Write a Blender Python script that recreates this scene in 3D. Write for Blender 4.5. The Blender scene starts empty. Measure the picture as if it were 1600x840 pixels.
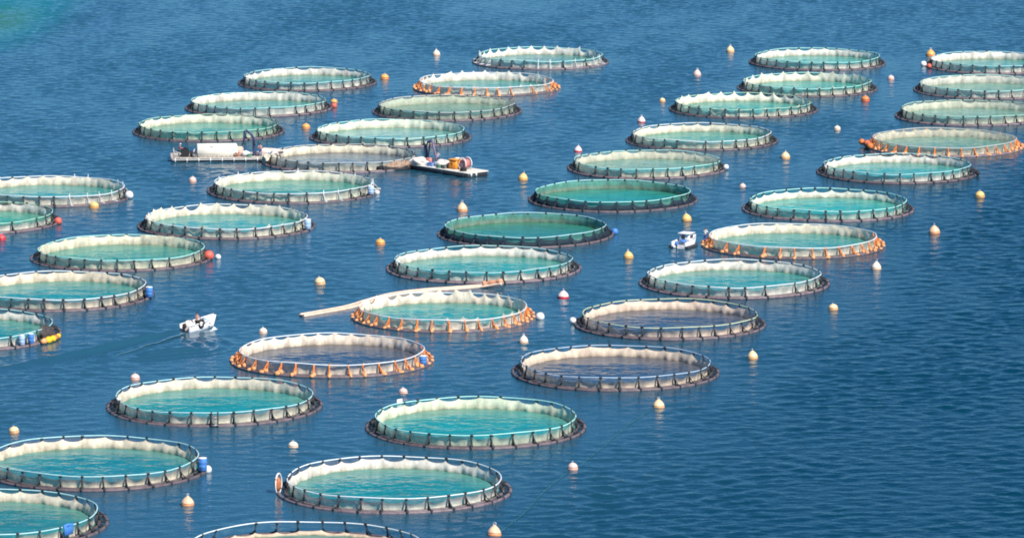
import bpy, math, random
import numpy as np
from mathutils import Vector, Matrix
random.seed(7); RNG = np.random.default_rng(7)
S = bpy.context.scene
COL = S.collection
PI = math.pi; TAU = 2*PI

# ------------------------------------------------------------------ camera, sky, sun, exposure
F_PX, PITCH, CAM_H = 7700.0, math.atan(1231/7700.0), 91.86
cam = bpy.data.cameras.new('camera'); co = bpy.data.objects.new('camera', cam); COL.objects.link(co)
co.location = (0, 0, CAM_H); co.rotation_euler = (PI/2-PITCH, 0, 0)
cam.sensor_width = 36; cam.lens = 36*F_PX/1600; cam.clip_start = 1; cam.clip_end = 30000
S.camera = co
SUN_EL, SUN_AZ = math.radians(47), math.radians(140)      # azimuth clockwise from +Y
w = bpy.data.worlds.new('World'); S.world = w; w.use_nodes = True
nt = w.node_tree; sky = nt.nodes.new('ShaderNodeTexSky'); sky.sky_type = 'NISHITA'; sky.sun_disc = False
sky.sun_elevation = SUN_EL; sky.sun_rotation = SUN_AZ; sky.air_density = 1.0; sky.dust_density = 0.0; sky.ozone_density = 7.0; sky.altitude = 900
tint = nt.nodes.new('ShaderNodeMix'); tint.data_type = 'RGBA'; tint.blend_type = 'MULTIPLY'; tint.inputs[0].default_value = 1.0
tint.inputs[7].default_value = (.50, .86, 1.06, 1)          # clear, cool summer sky
nt.links.new(sky.outputs[0], tint.inputs[6]); nt.links.new(tint.outputs[2], nt.nodes['Background'].inputs[0]); nt.nodes['Background'].inputs[1].default_value = 0.069
sl = bpy.data.lights.new('sun', 'SUN'); sl.energy = 4.8; sl.angle = math.radians(0.5); sl.color = (1.0, 0.94, 0.86)
so = bpy.data.objects.new('sun', sl); COL.objects.link(so)
sd = Vector((math.sin(SUN_AZ)*math.cos(SUN_EL), math.cos(SUN_AZ)*math.cos(SUN_EL), math.sin(SUN_EL)))
so.rotation_euler = sd.to_track_quat('Z', 'Y').to_euler(); so.location = (0, 300, 200)
S.view_settings.view_transform = 'Standard'; S.view_settings.look = 'None'
S.view_settings.exposure = 0.45; S.view_settings.gamma = 1; S.view_settings.use_curve_mapping = False
S.render.engine = 'CYCLES'
S.cycles.max_bounces = 6; S.cycles.filter_width = 1.9; S.cycles.transparent_max_bounces = 12; S.cycles.caustics_reflective = False; S.cycles.caustics_refractive = False

def at(x, y, z=0.0):
    """point at height z that the survey pixel (x, y) of the 1600x840 photograph looks at"""
    dx, dz = (x-800)/F_PX, -(y-420)/F_PX
    d = (dx, math.cos(PITCH)+math.sin(PITCH)*dz, -math.sin(PITCH)+math.cos(PITCH)*dz)
    t = (CAM_H-z)/-d[2]
    return Vector((d[0]*t, d[1]*t, z))

# ------------------------------------------------------------------ node helpers
class NG:
    def __init__(s, tree): s.t = tree; s.n = tree.nodes; s.l = tree.links
    def node(s, typ, **kw):
        n = s.n.new(typ)
        for k, v in kw.items(): setattr(n, k, v)
        return n
    def put(s, sock, v):
        if hasattr(v, 'is_linked') or isinstance(v, bpy.types.NodeSocket): s.l.new(v, sock)
        else: sock.default_value = v
    def math(s, op, a, b=None, c=None, clamp=False):
        n = s.node('ShaderNodeMath', operation=op); n.use_clamp = clamp
        s.put(n.inputs[0], a)
        if b is not None: s.put(n.inputs[1], b)
        if c is not None: s.put(n.inputs[2], c)
        return n.outputs[0]
    def vmath(s, op, a, b=None):
        n = s.node('ShaderNodeVectorMath', operation=op)
        s.put(n.inputs[0], a)
        if b is not None: s.put(n.inputs[1], b)
        return n.outputs['Value'] if op in ('DOT_PRODUCT', 'LENGTH', 'DISTANCE') else n.outputs[0]
    def noise(s, vec, scale, detail=2, rough=.5, dist=0):
        n = s.node('ShaderNodeTexNoise'); s.put(n.inputs['Vector'], vec)
        n.inputs['Scale'].default_value = scale; n.inputs['Detail'].default_value = detail
        n.inputs['Roughness'].default_value = rough; n.inputs['Distortion'].default_value = dist
        return n.outputs[0]
    def mapping(s, vec, scale=(1,1,1), loc=(0,0,0), rot=(0,0,0)):
        n = s.node('ShaderNodeMapping'); s.put(n.inputs['Vector'], vec)
        n.inputs['Scale'].default_value = scale; n.inputs['Location'].default_value = loc; n.inputs['Rotation'].default_value = rot
        return n.outputs[0]
    def mix(s, f, a, b, mode='MIX'):
        n = s.node('ShaderNodeMix', data_type='RGBA', blend_type=mode)
        s.put(n.inputs[0], f); s.put(n.inputs[6], a if not isinstance(a, tuple) else (*a[:3], 1)); s.put(n.inputs[7], b if not isinstance(b, tuple) else (*b[:3], 1))
        return n.outputs[2]
    def ramp(s, f, a, b, lo=0.0, hi=1.0):
        n = s.node('ShaderNodeMapRange', interpolation_type='SMOOTHSTEP')
        s.put(n.inputs[0], f); s.put(n.inputs[1], a); s.put(n.inputs[2], b); s.put(n.inputs[3], lo); s.put(n.inputs[4], hi)
        return n.outputs[0]

MATS = {}
def new_mat(name):
    m = bpy.data.materials.new(name); m.use_nodes = True
    return m, NG(m.node_tree), m.node_tree.nodes['Principled BSDF']
def mat(name, col, rough=.6, var=.18, scale=3.0, metal=0.0, spec=.4, tint=False):
    """plain surface with blotchy wear; tint=True multiplies by the object's own colour"""
    if name in MATS: return MATS[name]
    m, g, b = new_mat(name)
    tc = g.node('ShaderNodeTexCoord').outputs['Object']
    n1 = g.noise(tc, scale, 4, .6); n2 = g.noise(tc, scale*6, 2, .5)
    f = g.math('ADD', g.math('MULTIPLY', n1, .7), g.math('MULTIPLY', n2, .3))
    f = g.ramp(f, .3, .7, 1-var, 1+var*.6)
    c = g.mix(1.0, tuple(col), f, 'MULTIPLY')
    if tint:
        oi = g.node('ShaderNodeObjectInfo'); c = g.mix(1.0, c, oi.outputs['Color'], 'MULTIPLY')
    g.l.new(c, b.inputs['Base Color']); b.inputs['Roughness'].default_value = rough
    b.inputs['Metallic'].default_value = metal; b.inputs['Specular IOR Level'].default_value = spec
    MATS[name] = m; return m

# ------------------------------------------------------------------ mesh helpers
class MB:
    def __init__(s): s.v = []; s.f = []
    def add(s, vs, fs):
        o = len(s.v); s.v += [tuple(v) for v in vs]; s.f += [tuple(i+o for i in f) for f in fs]; return s
    def box(s, c, size, rz=0.0, taper=1.0, rx=0.0, ry=0.0, bv=.25):
        M = Matrix.Translation(c) @ Matrix.Rotation(rz, 4, 'Z') @ Matrix.Rotation(ry, 4, 'Y') @ Matrix.Rotation(rx, 4, 'X')
        x, y, z = (k/2 for k in size); bev = min(x, y, z)*bv
        vs = []; fs = []
        rings = [(-z, x-bev, y-bev), (-z+bev, x, y), (z-bev, x*taper, y*taper), (z, x*taper-bev, y*taper-bev)]
        for (zz, a, b) in rings:
            for px, py in ((-a, -b+bev), (-a+bev, -b), (a-bev, -b), (a, -b+bev), (a, b-bev), (a-bev, b), (-a+bev, b), (-a, b-bev)):
                vs.append(M @ Vector((px, py, zz)))
        for r in range(3):
            for i in range(8): j = (i+1) % 8; fs.append((r*8+i, r*8+j, r*8+8+j, r*8+8+i))
        fs.append(tuple(range(7, -1, -1))); fs.append(tuple(range(24, 32)))
        return s.add(vs, fs)
    def tube(s, pts, r, n=8, closed=False):
        pts = [Vector(p) for p in pts]; N = len(pts); vs = []; fs = []
        rr = r if isinstance(r, (list, tuple)) else [r]*N
        for i, p in enumerate(pts):
            a = pts[(i-1) % N] if (closed or i > 0) else p; b = pts[(i+1) % N] if (closed or i < N-1) else p
            t = (b-a).normalized(); up = Vector((0, 0, 1)) if abs(t.z) < .9 else Vector((1, 0, 0))
            u = t.cross(up).normalized(); v = u.cross(t)
            for k in range(n): q = TAU*k/n; vs.append(p+(u*math.cos(q)+v*math.sin(q))*rr[i])
        for i in range(N if closed else N-1):
            for k in range(n):
                a, b = i*n+k, i*n+(k+1) % n; c, d = ((i+1) % N)*n+(k+1) % n, ((i+1) % N)*n+k
                fs.append((a, b, c, d))
        if not closed: fs.append(tuple(range(n-1, -1, -1))); fs.append(tuple((N-1)*n+k for k in range(n)))
        return s.add(vs, fs)
    def lathe(s, prof, n=20, c=(0, 0, 0), M=None):
        vs = []; fs = []
        for (r, z) in prof:
            for k in range(n):
                q = TAU*k/n; v = Vector((r*math.cos(q), r*math.sin(q), z))
                if M: v = M @ v
                vs.append(v+Vector(c))
        for i in range(len(prof)-1):
            for k in range(n): a, b = i*n+k, i*n+(k+1) % n; fs.append((a, b, b+n, a+n))
        fs.append(tuple(range(n-1, -1, -1))); fs.append(tuple((len(prof)-1)*n+k for k in range(n)))
        return s.add(vs, fs)
    def ball(s, c, r, n=14, squash=1.0):
        return s.lathe([(max(.01, r*math.sin(PI*i/10)), -r*squash*math.cos(PI*i/10)) for i in range(11)], n, c)
    def blob(s, c, size, seed=0, amp=.18, n=22, m=12):
        rg = random.Random(seed); ph = [(rg.uniform(0, TAU), rg.randint(2, 6), rg.randint(2, 5), rg.uniform(.4, 1)) for _ in range(6)]
        vs = []; fs = []
        for i in range(m+1):
            th = PI*i/m
            for k in range(n):
                q = TAU*k/n; d = 1+amp*sum(a*math.sin(f1*q+p)*math.sin(f2*th+p*1.7) for p, f1, f2, a in ph)/2
                vs.append((c[0]+size[0]*d*math.sin(th)*math.cos(q), c[1]+size[1]*d*math.sin(th)*math.sin(q), c[2]+size[2]*d*math.cos(th)))
        for i in range(m):
            for k in range(n): a, b = i*n+k, i*n+(k+1) % n; fs.append((a, a+n, b+n, b))
        return s.add(vs, fs)
    def mesh(s, name, smooth=True):
        me = bpy.data.meshes.new(name); me.from_pydata(s.v, [], s.f); me.update()
        if smooth:
            for p in me.polygons: p.use_smooth = len(p.vertices) == 4
        return me
def link(name, me, m=None, parent=None, loc=None, rz=0.0, label=None):
    o = bpy.data.objects.new(name, me); COL.objects.link(o)
    if m is not None and me is not None and not me.materials: me.materials.append(m)
    if parent: o.parent = parent
    if loc is not None: o.location = loc
    o.rotation_euler.z = rz
    if label: o['label'] = label
    return o
def build(mb, name, m, parent=None, loc=None, rz=0.0, smooth=True, label=None):
    return link(name, mb.mesh(name, smooth), m, parent, loc, rz, label)
def thing(name, label, cat, loc, rz=0.0, group=None):
    o = bpy.data.objects.new(name, None); COL.objects.link(o); o.location = loc; o.rotation_euler.z = rz
    o['label'] = label; o['category'] = cat
    if group: o['group'] = group
    o.empty_display_size = .5
    return o

# ------------------------------------------------------------------ the sea
def ripple_height(g, pos, calm=1.0):
    """wind ripples in metres: a long swell, the main chop and a fine chop; crests lie mostly across the view"""
    a = g.mapping(pos, (.72, 1.0, 1.0), rot=(0, 0, .10))
    chop = g.noise(a, .50, 2, .55, .3)
    fine = g.noise(g.mapping(pos, (.8, 1.0, 1.0), rot=(0, 0, -.22)), 1.3, 2, .55, .2)
    swell = g.noise(g.mapping(pos, (.35, 1.0, 1.0), rot=(0, 0, .3)), .10, 1, .5)
    patch = g.ramp(g.noise(g.mapping(pos, (.5, 1, 1)), .028, 2, .55), .32, .68, .65, 1.25)
    h = g.math('ADD', g.math('MULTIPLY', chop, .62*calm), g.math('MULTIPLY', fine, .20*calm))
    h = g.math('MULTIPLY', h, patch)
    return g.math('ADD', h, g.math('MULTIPLY', swell, .5*calm)), patch

def sea_material():
    m, g, b = new_mat('sea water')
    pos = g.node('ShaderNodeNewGeometry').outputs['Position']
    fine = g.noise(g.mapping(pos, (.8, 1.0, 1.0), rot=(0, 0, -.22)), 2.2, 2, .55, .2)
    bp = g.node('ShaderNodeBump'); bp.inputs['Strength'].default_value = 1.0; bp.inputs['Distance'].default_value = SEA_BUMP
    # beyond the modelled chop (which covers the farm and its surroundings) the same ripples carry on as relief
    sp_ = g.node('ShaderNodeSeparateXYZ'); g.l.new(pos, sp_.inputs[0])
    ox = g.ramp(g.math('ABSOLUTE', g.math('SUBTRACT', sp_.outputs[0], 8.0)), 183.0, 192.0)
    oy = g.ramp(g.math('ABSOLUTE', g.math('SUBTRACT', sp_.outputs[1], 675.0)), 323.0, 332.0)
    out_ = g.math('MAXIMUM', ox, oy); far_h, _ = ripple_height(g, pos)
    g.l.new(g.math('ADD', fine, g.math('MULTIPLY', g.math('MULTIPLY', far_h, out_), 17.0)), bp.inputs['Height'])
    # body colour: blue, the weaker wind sheen on the right painted in as darker blue-green, a pale sandy shoal in the far left
    sx = g.node('ShaderNodeSeparateXYZ'); g.l.new(pos, sx.inputs[0])
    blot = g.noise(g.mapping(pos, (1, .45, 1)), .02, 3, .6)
    low_sheen = g.ramp(g.math('ADD', g.math('SUBTRACT', sx.outputs[0], g.math('MULTIPLY', g.math('SUBTRACT', sx.outputs[1], 440), .22)), g.math('MULTIPLY', blot, 24)), -4.0, 40.0)
    c = g.mix(low_sheen, (.016, .078, .128), (.0003, .034, .064))
    s0 = at(-10, 8); d2 = g.vmath('SUBTRACT', pos, tuple(s0))
    q = g.vmath('LENGTH', g.vmath('MULTIPLY', d2, (1/17.0, 1/95.0, 0)))
    q = g.math('ADD', q, g.math('MULTIPLY', g.math('SUBTRACT', g.noise(pos, .09, 3), .5), .35))
    c = g.mix(g.ramp(q, .40, 1.15, 1.0, 0.0), c, (.004, .15, .175))
    s1 = at(-4, 34); d3 = g.vmath('SUBTRACT', pos, tuple(s1))
    q3 = g.vmath('LENGTH', g.vmath('MULTIPLY', d3, (1/8.5, 1/36.0, 0)))
    q3 = g.math('ADD', q3, g.math('MULTIPLY', g.math('SUBTRACT', g.noise(pos, .11, 3), .5), .35))
    c = g.mix(g.ramp(q3, .1, 1.1, .85, 0.0), c, (.035, .15, .085))
    g.l.new(c, b.inputs['Base Color']); b.inputs['Roughness'].default_value = .07; b.inputs['IOR'].default_value = 1.333; g.l.new(g.math('SUBTRACT', SEA_SPEC, g.math('MULTIPLY', low_sheen, .20)), b.inputs['Specular IOR Level'])  # specular lowered on the right too, to paint out sky sheen there
    g.l.new(bp.outputs[0], b.inputs['Normal'])
    return m
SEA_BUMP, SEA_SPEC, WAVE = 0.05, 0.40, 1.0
PEN_SITES = []          # filled from the pen table below, before the sea is built
def noise2(x, y, scale, seed):
    """smooth value noise built from a few random low-frequency waves"""
    rg = np.random.default_rng(seed); h = np.zeros_like(x)
    for k in range(9):
        a = rg.uniform(0, TAU); f = scale*rg.uniform(.5, 1.7); h += np.sin((x*math.cos(a)+y*math.sin(a)*.6)*f*TAU+rg.uniform(0, TAU))
    return h/3.0
def sea_height(x, y):
    rg = np.random.default_rng(11); h = np.zeros_like(x)
    patch = np.clip(.86+.30*noise2(x, y, 1/45., 3)+.16*noise2(x, y, 1/14., 4), .30, 1.5)
    warp = [.5*noise2(x, y, 1/19., 40+k) for k in range(4)]
    for k in range(72):
        u = rg.random(); lam = .90*(4.4/.90)**(u**1.45)
        d = math.radians(97)+rg.normal(0, .62)          # wave travel direction; crests lie mostly across the view
        kx, ky = math.cos(d)*TAU/lam, math.sin(d)*TAU/lam
        slope = .0215*(lam/1.8)**(-.30)
        ph = kx*x+ky*y+rg.uniform(0, TAU)
        ph = ph+warp[k % 4]
        sn = np.sin(ph); h += slope*lam/TAU*(sn+.18*np.cos(2*ph))
    h *= patch*WAVE
    rg2 = np.random.default_rng(5)
    def ridge(p0, p1, wid, amp, wob=.5):
        nonlocal h
        dx, dy = p1.x-p0.x, p1.y-p0.y; L = math.hypot(dx, dy); tx, ty = dx/L, dy/L
        u = (x-p0.x)*tx+(y-p0.y)*ty; v = -(x-p0.x)*ty+(y-p0.y)*tx
        v = v+wob*(u/L)*np.sin(u*.21+1.0)+.15*np.sin(u*1.1)
        m = np.clip(u/2.0, 0, 1)*np.clip((L-u)/(L*.55), 0, 1)
        w = wid*(1+.35*np.clip(u/L, 0, 1)); h = h*(1-.45*np.exp(-(v/(2*w))**2)*m)+amp*np.exp(-(v/w)**2)*m
    ridge(at(286, 516), at(-50, 586), .48, .50)
    ridge(at(286, 519), at(-50, 596), .55, -.22)
    ridge(at(292, 521), at(165, 565), .42, -.22)
    ridge(at(292, 518), at(160, 558), .55, .12)
    c0 = at(232, 538); r = np.hypot(x-c0.x, y-c0.y); a = np.arctan2(y-c0.y, x-c0.x)
    rr = r+.5*np.sin(a*5)+.3*noise2(x, y, 1/9., 8)
    m = np.clip((rr-3)/1.5, 0, 1)*np.clip((11.5-rr)/3.5, 0, 1)*np.clip((math.radians(75)-np.abs(a+.55))/.5, 0, 1)
    h = h*(1-.5*m)+.15*np.sin(rr*TAU/1.75)*m
    for X, Y, Rp in PEN_SITES:                             # the collars damp the chop; the pens' own water is built with them
        msk = (np.abs(x-X) < Rp+10) & (np.abs(y-Y) < Rp+10)
        d = np.hypot(x[msk]-X, y[msk]-Y); h[msk] *= np.clip((d-(Rp-1.0))/3.0, 0, 1)*(.45+.55*np.clip((d-Rp)/9.0, 0, 1))
    return h
def build_sea():
    x0, x1, y0, y1 = -182.0, 198.0, 345.0, 1005.0
    nx, ny = 980, 2050
    xs = np.linspace(x0, x1, nx); ys = np.linspace(y0, y1, ny)
    gx, gy = np.meshgrid(xs, ys); h = sea_height(gx.ravel(), gy.ravel()).reshape(ny, nx)
    ex = np.minimum(gx-x0, x1-gx); ey = np.minimum(gy-y0, y1-gy)
    h *= np.clip(np.minimum(ex, ey)/6.0, 0, 1)
    co_ = np.stack([gx, gy, h], -1).reshape(-1, 3)
    B = np.array([(-9000, -3000, 0), (9000, -3000, 0), (9000, 15000, 0), (-9000, 15000, 0)], float)
    a = (np.arange(ny-1)[:, None]*nx+np.arange(nx-1)[None, :]).ravel()
    q = np.stack([a, a+1, a+1+nx, a+nx], -1)
    n0 = nx*ny; c = [0, nx-1, nx*ny-1, nx*(ny-1)]
    bottom = list(range(0, nx)); right = list(range(nx-1, nx*ny, nx)); top = list(range(nx*ny-1, nx*(ny-1)-1, -1)); left = list(range(nx*(ny-1), -1, -nx))
    polys = [[n0, n0+1]+bottom[::-1], [n0+1, n0+2]+right[::-1], [n0+2, n0+3]+top[::-1], [n0+3, n0]+left[::-1]]
    co_ = np.concatenate([co_, B]); lv = np.concatenate([q.ravel()]+[np.array(p) for p in polys])
    lt = np.concatenate([np.full(len(q), 4), np.array([len(p) for p in polys])]); ls = np.concatenate([[0], np.cumsum(lt)[:-1]])
    me = bpy.data.meshes.new('sea'); me.vertices.add(len(co_)); me.vertices.foreach_set('co', co_.astype(np.float32).ravel())
    me.loops.add(len(lv)); me.loops.foreach_set('vertex_index', lv.astype(np.int32))
    me.polygons.add(len(lt)); me.polygons.foreach_set('loop_start', ls.astype(np.int32)); me.polygons.foreach_set('loop_total', lt.astype(np.int32))
    me.update(calc_edges=True); sm = np.ones(len(lt), bool); sm[-4:] = False; me.polygons.foreach_set('use_smooth', sm)
    me.validate()
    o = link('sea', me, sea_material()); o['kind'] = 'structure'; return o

# ------------------------------------------------------------------ fish pens
def pen_water(name, rim, rim0=.74, rim1=1.08):
    """the net bag seen just under the surface: clear over the deeper middle, paler or browner towards the net wall"""
    m, g, b = new_mat(name)
    pos = g.node('ShaderNodeNewGeometry').outputs['Position']
    tc = g.node('ShaderNodeTexCoord').outputs['Object']; oi = g.node('ShaderNodeObjectInfo')
    rnd = g.math('MULTIPLY', oi.outputs['Random'], 50.0)
    off = g.node('ShaderNodeCombineXYZ'); g.l.new(rnd, off.inputs[0]); g.l.new(rnd, off.inputs[1])
    p2 = g.vmath('ADD', g.mapping(pos, (.55, 1.5, 1)), off.outputs[0])
    n1 = g.noise(p2, .16, 3, .55, .6); n2 = g.noise(p2, .45, 3, .6)
    r = g.vmath('LENGTH', g.vmath('ADD', tc, (0, 1.5, 0)))
    r = g.math('DIVIDE', r, 11.2)
    r = g.math('ADD', r, g.math('MULTIPLY', g.math('SUBTRACT', n1, .5), .55))
    core = oi.outputs['Color']; mid = g.mix(.30, core, rim)
    c = g.mix(g.ramp(r, .52, .88), core, mid)
    c = g.mix(g.ramp(r, rim0, rim1, 0.0, .9), c, rim)
    c = g.mix(1.0, c, g.ramp(n2, .3, .7, .82, 1.12), 'MULTIPLY')
    h, _ = ripple_height(g, pos, .28)
    bp = g.node('ShaderNodeBump'); bp.inputs['Distance'].default_value = 1.0; g.l.new(h, bp.inputs['Height'])
    g.l.new(c, b.inputs['Base Color']); b.inputs['Roughness'].default_value = .08; b.inputs['IOR'].default_value = 1.333; b.inputs['Specular IOR Level'].default_value = .11
    g.l.new(bp.outputs[0], b.inputs['Normal'])
    return m
W_TEAL = pen_water('teal pen water', (.12, .28, .215))
W_GREEN = pen_water('green pen water', (.05, .23, .15))
W_BLUE = pen_water('blue pen water', (.125, .115, .12), .74, 1.05)

def net_mat(name, col, alpha=1.0, wet=None, transl=.25):
    m, g, b = new_mat(name)
    tc = g.node('ShaderNodeTexCoord').outputs['Object']; oi = g.node('ShaderNodeObjectInfo')
    n1 = g.noise(g.mapping(tc, (1, 1, .4)), 1.3, 4, .65); n2 = g.noise(tc, 5.0, 3, .6)
    f = g.ramp(g.math('ADD', g.math('MULTIPLY', n1, .7), g.math('MULTIPLY', n2, .3)), .30, .62, .72, 1.08)
    c = g.mix(1.0, col, f, 'MULTIPLY')
    ov = g.node('ShaderNodeObjectInfo').outputs['Location']
    st = g.noise(g.vmath('ADD', g.mapping(tc, (.33, .33, .9)), ov), 1.0, 4, .65)
    c = g.mix(g.ramp(st, .55, .72, 0.0, .55), c, g.mix(1.0, col, (.62, .52, .54), 'MULTIPLY'))
    c = g.mix(1.0, c, oi.outputs['Color'], 'MULTIPLY')
    if wet:
        zz = g.node('ShaderNodeSeparateXYZ'); g.l.new(tc, zz.inputs[0])
        zf = g.math('ADD', zz.outputs[2], g.math('MULTIPLY', g.math('SUBTRACT', n1, .5), .8))
        c = g.mix(g.ramp(zf, .20, .80, .32, 0.0), c, (.70, .56, .42))
        sx = g.node('ShaderNodeSeparateXYZ'); g.l.new(tc, sx.inputs[0])
        z = g.math('ADD', sx.outputs[2], g.math('MULTIPLY', g.math('SUBTRACT', n1, .5), .35))
        c = g.mix(g.ramp(z, .0, .20, .7, 0.0), c, wet)
    g.l.new(c, b.inputs['Base Color']); b.inputs['Roughness'].default_value = .85; b.inputs['Specular IOR Level'].default_value = .15
    out = g.n['Material Output']; sh = b.outputs[0]
    if transl:
        t = g.node('ShaderNodeBsdfTranslucent'); g.l.new(c, t.inputs[0]); mx = g.node('ShaderNodeMixShader')
        mx.inputs[0].default_value = transl; g.l.new(sh, mx.inputs[1]); g.l.new(t.outputs[0], mx.inputs[2]); sh = mx.outputs[0]
    if alpha < 1:
        t = g.node('ShaderNodeBsdfTransparent'); mx = g.node('ShaderNodeMixShader')
        a = g.ramp(n1, .3, .7, max(0, alpha-.14), min(1, alpha+.14)); g.l.new(a, mx.inputs[0])
        g.l.new(t.outputs[0], mx.inputs[1]); g.l.new(sh, mx.inputs[2]); sh = mx.outputs[0]
    g.l.new(sh, out.inputs['Surface'])
    return m
M_NET = net_mat('pale net cloth', (.92, .87, .76), .95, (.36, .32, .19), .2)
M_SIDE = net_mat('fine side netting', (1, 1, 1), .22, None)
M_DARKNET = net_mat('dark side netting', (.020, .034, .055), .93, None, .1)
M_BIRD = net_mat('bird netting', (.55, .60, .48), .20, None, .2)
M_PIPE = mat('black polyethylene pipe', (.17, .135, .145), .55, .45, 1.5, tint=True)
M_RAIL = mat('handrail pipe', (1, 1, 1), .5, .12, 2.0, tint=True)
M_POST = mat('dark bracket plastic', (.028, .034, .042), .55, .3, 6)
M_POSTW = mat('pale bracket plastic', (.62, .66, .66), .6, .2, 6)
M_OPOST = mat('orange float sleeve', (.76, .23, .055), .6, .35, 5)
M_OFLOAT = mat('peach float', (.84, .40, .17), .55, .3, 5)

def wob(var):
    rg = random.Random(100+var); c = [(k, rg.uniform(-1, 1)*.36/k, rg.uniform(0, TAU)) for k in (2, 3, 4, 5)]
    return lambda q: sum(a*math.sin(k*q+p) for k, a, p in c)
WOB = [wob(i) for i in range(3)]
def ring_mesh(name, var, rad, z, r, n=144, zj=0.0, sides=8):
    rg = random.Random(var*7+3); ph = rg.uniform(0, TAU)
    pts = [((rad+WOB[var](q))*math.cos(q), (rad+WOB[var](q))*math.sin(q), z+zj*(math.sin(3*q+ph)+.6*math.sin(7*q+2*ph))) for q in (TAU*i/n for i in range(n))]
    return MB().tube(pts, r, sides, True).mesh(name)
def curtain(name, var, npost, rad_top, rad_bot, zpeak, zsag, zbot, jag=.0, fold=.05, rows=7, bulge=-.12, topf=None):
    """a net hung between posts: its top edge is pinned at each post and sags in between"""
    rg = random.Random(var*31+npost+int(zsag*100)); seg = 8; n = npost*seg
    sag = [rg.uniform(.35, 1.5) for _ in range(npost)]; pk = [rg.uniform(-1, 1)*jag for _ in range(npost)]
    fs = []; vs = []; ph = [rg.uniform(0, TAU) for _ in range(4)]
    for j in range(rows+1):
        for i in range(n):
            q = TAU*i/n; k = i//seg; u = (i % seg)/seg
            s = 4*u*(1-u); s = s**.65
            zt = zpeak+pk[k]*(1-u)+pk[(k+1) % npost]*u-(zpeak-zsag)*s*sag[k]
            t = j/rows; z = zt+(zbot-zt)*t
            r = rad_top+(rad_bot-rad_top)*t+bulge*math.sin(PI*t)*(.5+.5*s)+WOB[var](q)
            r += fold*t*(math.sin(q*23+ph[0])+.7*math.sin(q*57+ph[1]))*.6
            vs.append((r*math.cos(q), r*math.sin(q), z))
    for j in range(rows):
        for i in range(n): a, b = j*n+i, j*n+(i+1) % n; fs.append((a, b, b+n, a+n))
    return MB().add(vs, fs).mesh(name)
def disc_mesh(name, var, rad, z, n=96, sag=0.0):
    vs = []; fs = []; rings = 1 if not sag else 8
    for j in range(1, rings+1):
        for i in range(n):
            q = TAU*i/n; r = (rad+WOB[var](q))*j/rings; zz = z-sag*(1-(j/rings)**2)
            vs.append((r*math.cos(q), r*math.sin(q), zz))
    vs.append((0, 0, z-sag)); c = len(vs)-1
    for i in range(n): fs.append((c, i, (i+1) % n))
    for j in range(rings-1):
        for i in range(n): a, b = j*n+i, j*n+(i+1) % n; fs.append((a, a+n, b+n, b))
    return MB().add(vs, fs).mesh(name)

def post_mesh():
    b = MB()
    b.box((10.45, 0, .17), (1.1, .20, .14)); b.tube([(10.8, 0, -.02), (10.8, 0, .25)], .19, 10); b.tube([(10.1, 0, -.02), (10.1, 0, .27)], .19, 10)
    b.tube([(10.12, 0, .2), (10.06, 0, .7), (9.96, 0, 1.16)], [.12, .085, .075], 8)
    b.tube([(10.72, 0, .22), (10.32, 0, .50), (10.03, 0, .88)], [.065, .05, .045], 8)
    b.box((9.95, 0, 1.19), (.2, .26, .2))
    return b.mesh('stanchion')
def slim_post_mesh():
    b = MB(); b.box((10.45, 0, .2), (1.0, .2, .14)); b.tube([(10.1, 0, .1), (9.99, 0, .8), (9.96, 0, 1.55)], [.09, .06, .045], 8)
    b.tube([(10.7, 0, .25), (10.0, 0, .95)], .045, 6); return b.mesh('stanchion')
def orange_post_mesh():
    b = MB()
    b.tube([(10.1, 0, .1), (10.08, 0, .35), (9.98, 0, .85), (9.96, 0, 1.22)], [.13, .11, .09, .07], 8)
    b.tube([(10.85, 0, .2), (10.4, 0, .55), (10.04, 0, .95)], [.06, .05, .045], 8)
    return b.mesh('stanchion')
def orange_float_mesh():
    b = MB(); b.blob((10.82, 0, .16), (.23, .26, .21), 5, .08); b.blob((10.25, .05, .22), (.22, .24, .24), 6, .08); return b.mesh('float')
POST, SLIM, OPOST, OFLOAT = post_mesh(), slim_post_mesh(), orange_post_mesh(), orange_float_mesh()
POST.materials.append(M_POST); SLIM.materials.append(M_POSTW); OPOST.materials.append(M_OPOST); OFLOAT.materials.append(M_OFLOAT)
CACHE = {}
def cached(key, fn, m):
    if key not in CACHE: me = fn(); me.materials.append(m); CACHE[key] = me
    return CACHE[key]
RAILC = dict(cyan=(.46, .74, .76), white=(.80, .86, .88), blue=(.42, .56, .70), green=(.42, .66, .52), grey=(.55, .58, .56), lime=(.62, .70, .48), aqua=(.45, .82, .76))
NETS = dict(sunk=(.42, .26), low=(1.02, .78), mid=(1.12, .88), high=(1.24, 1.02), spiky=(1.48, .92), tan=(1.16, .96))
SIDES = dict(teal=(.06, .36, .33), green=(.05, .34, .22), aqua=(.20, .52, .50), grey=(.30, .34, .31), blue=(.10, .22, .32), mauve=(.34, .26, .26), pale=(.58, .60, .50))
PENS_XYR = {}
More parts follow.
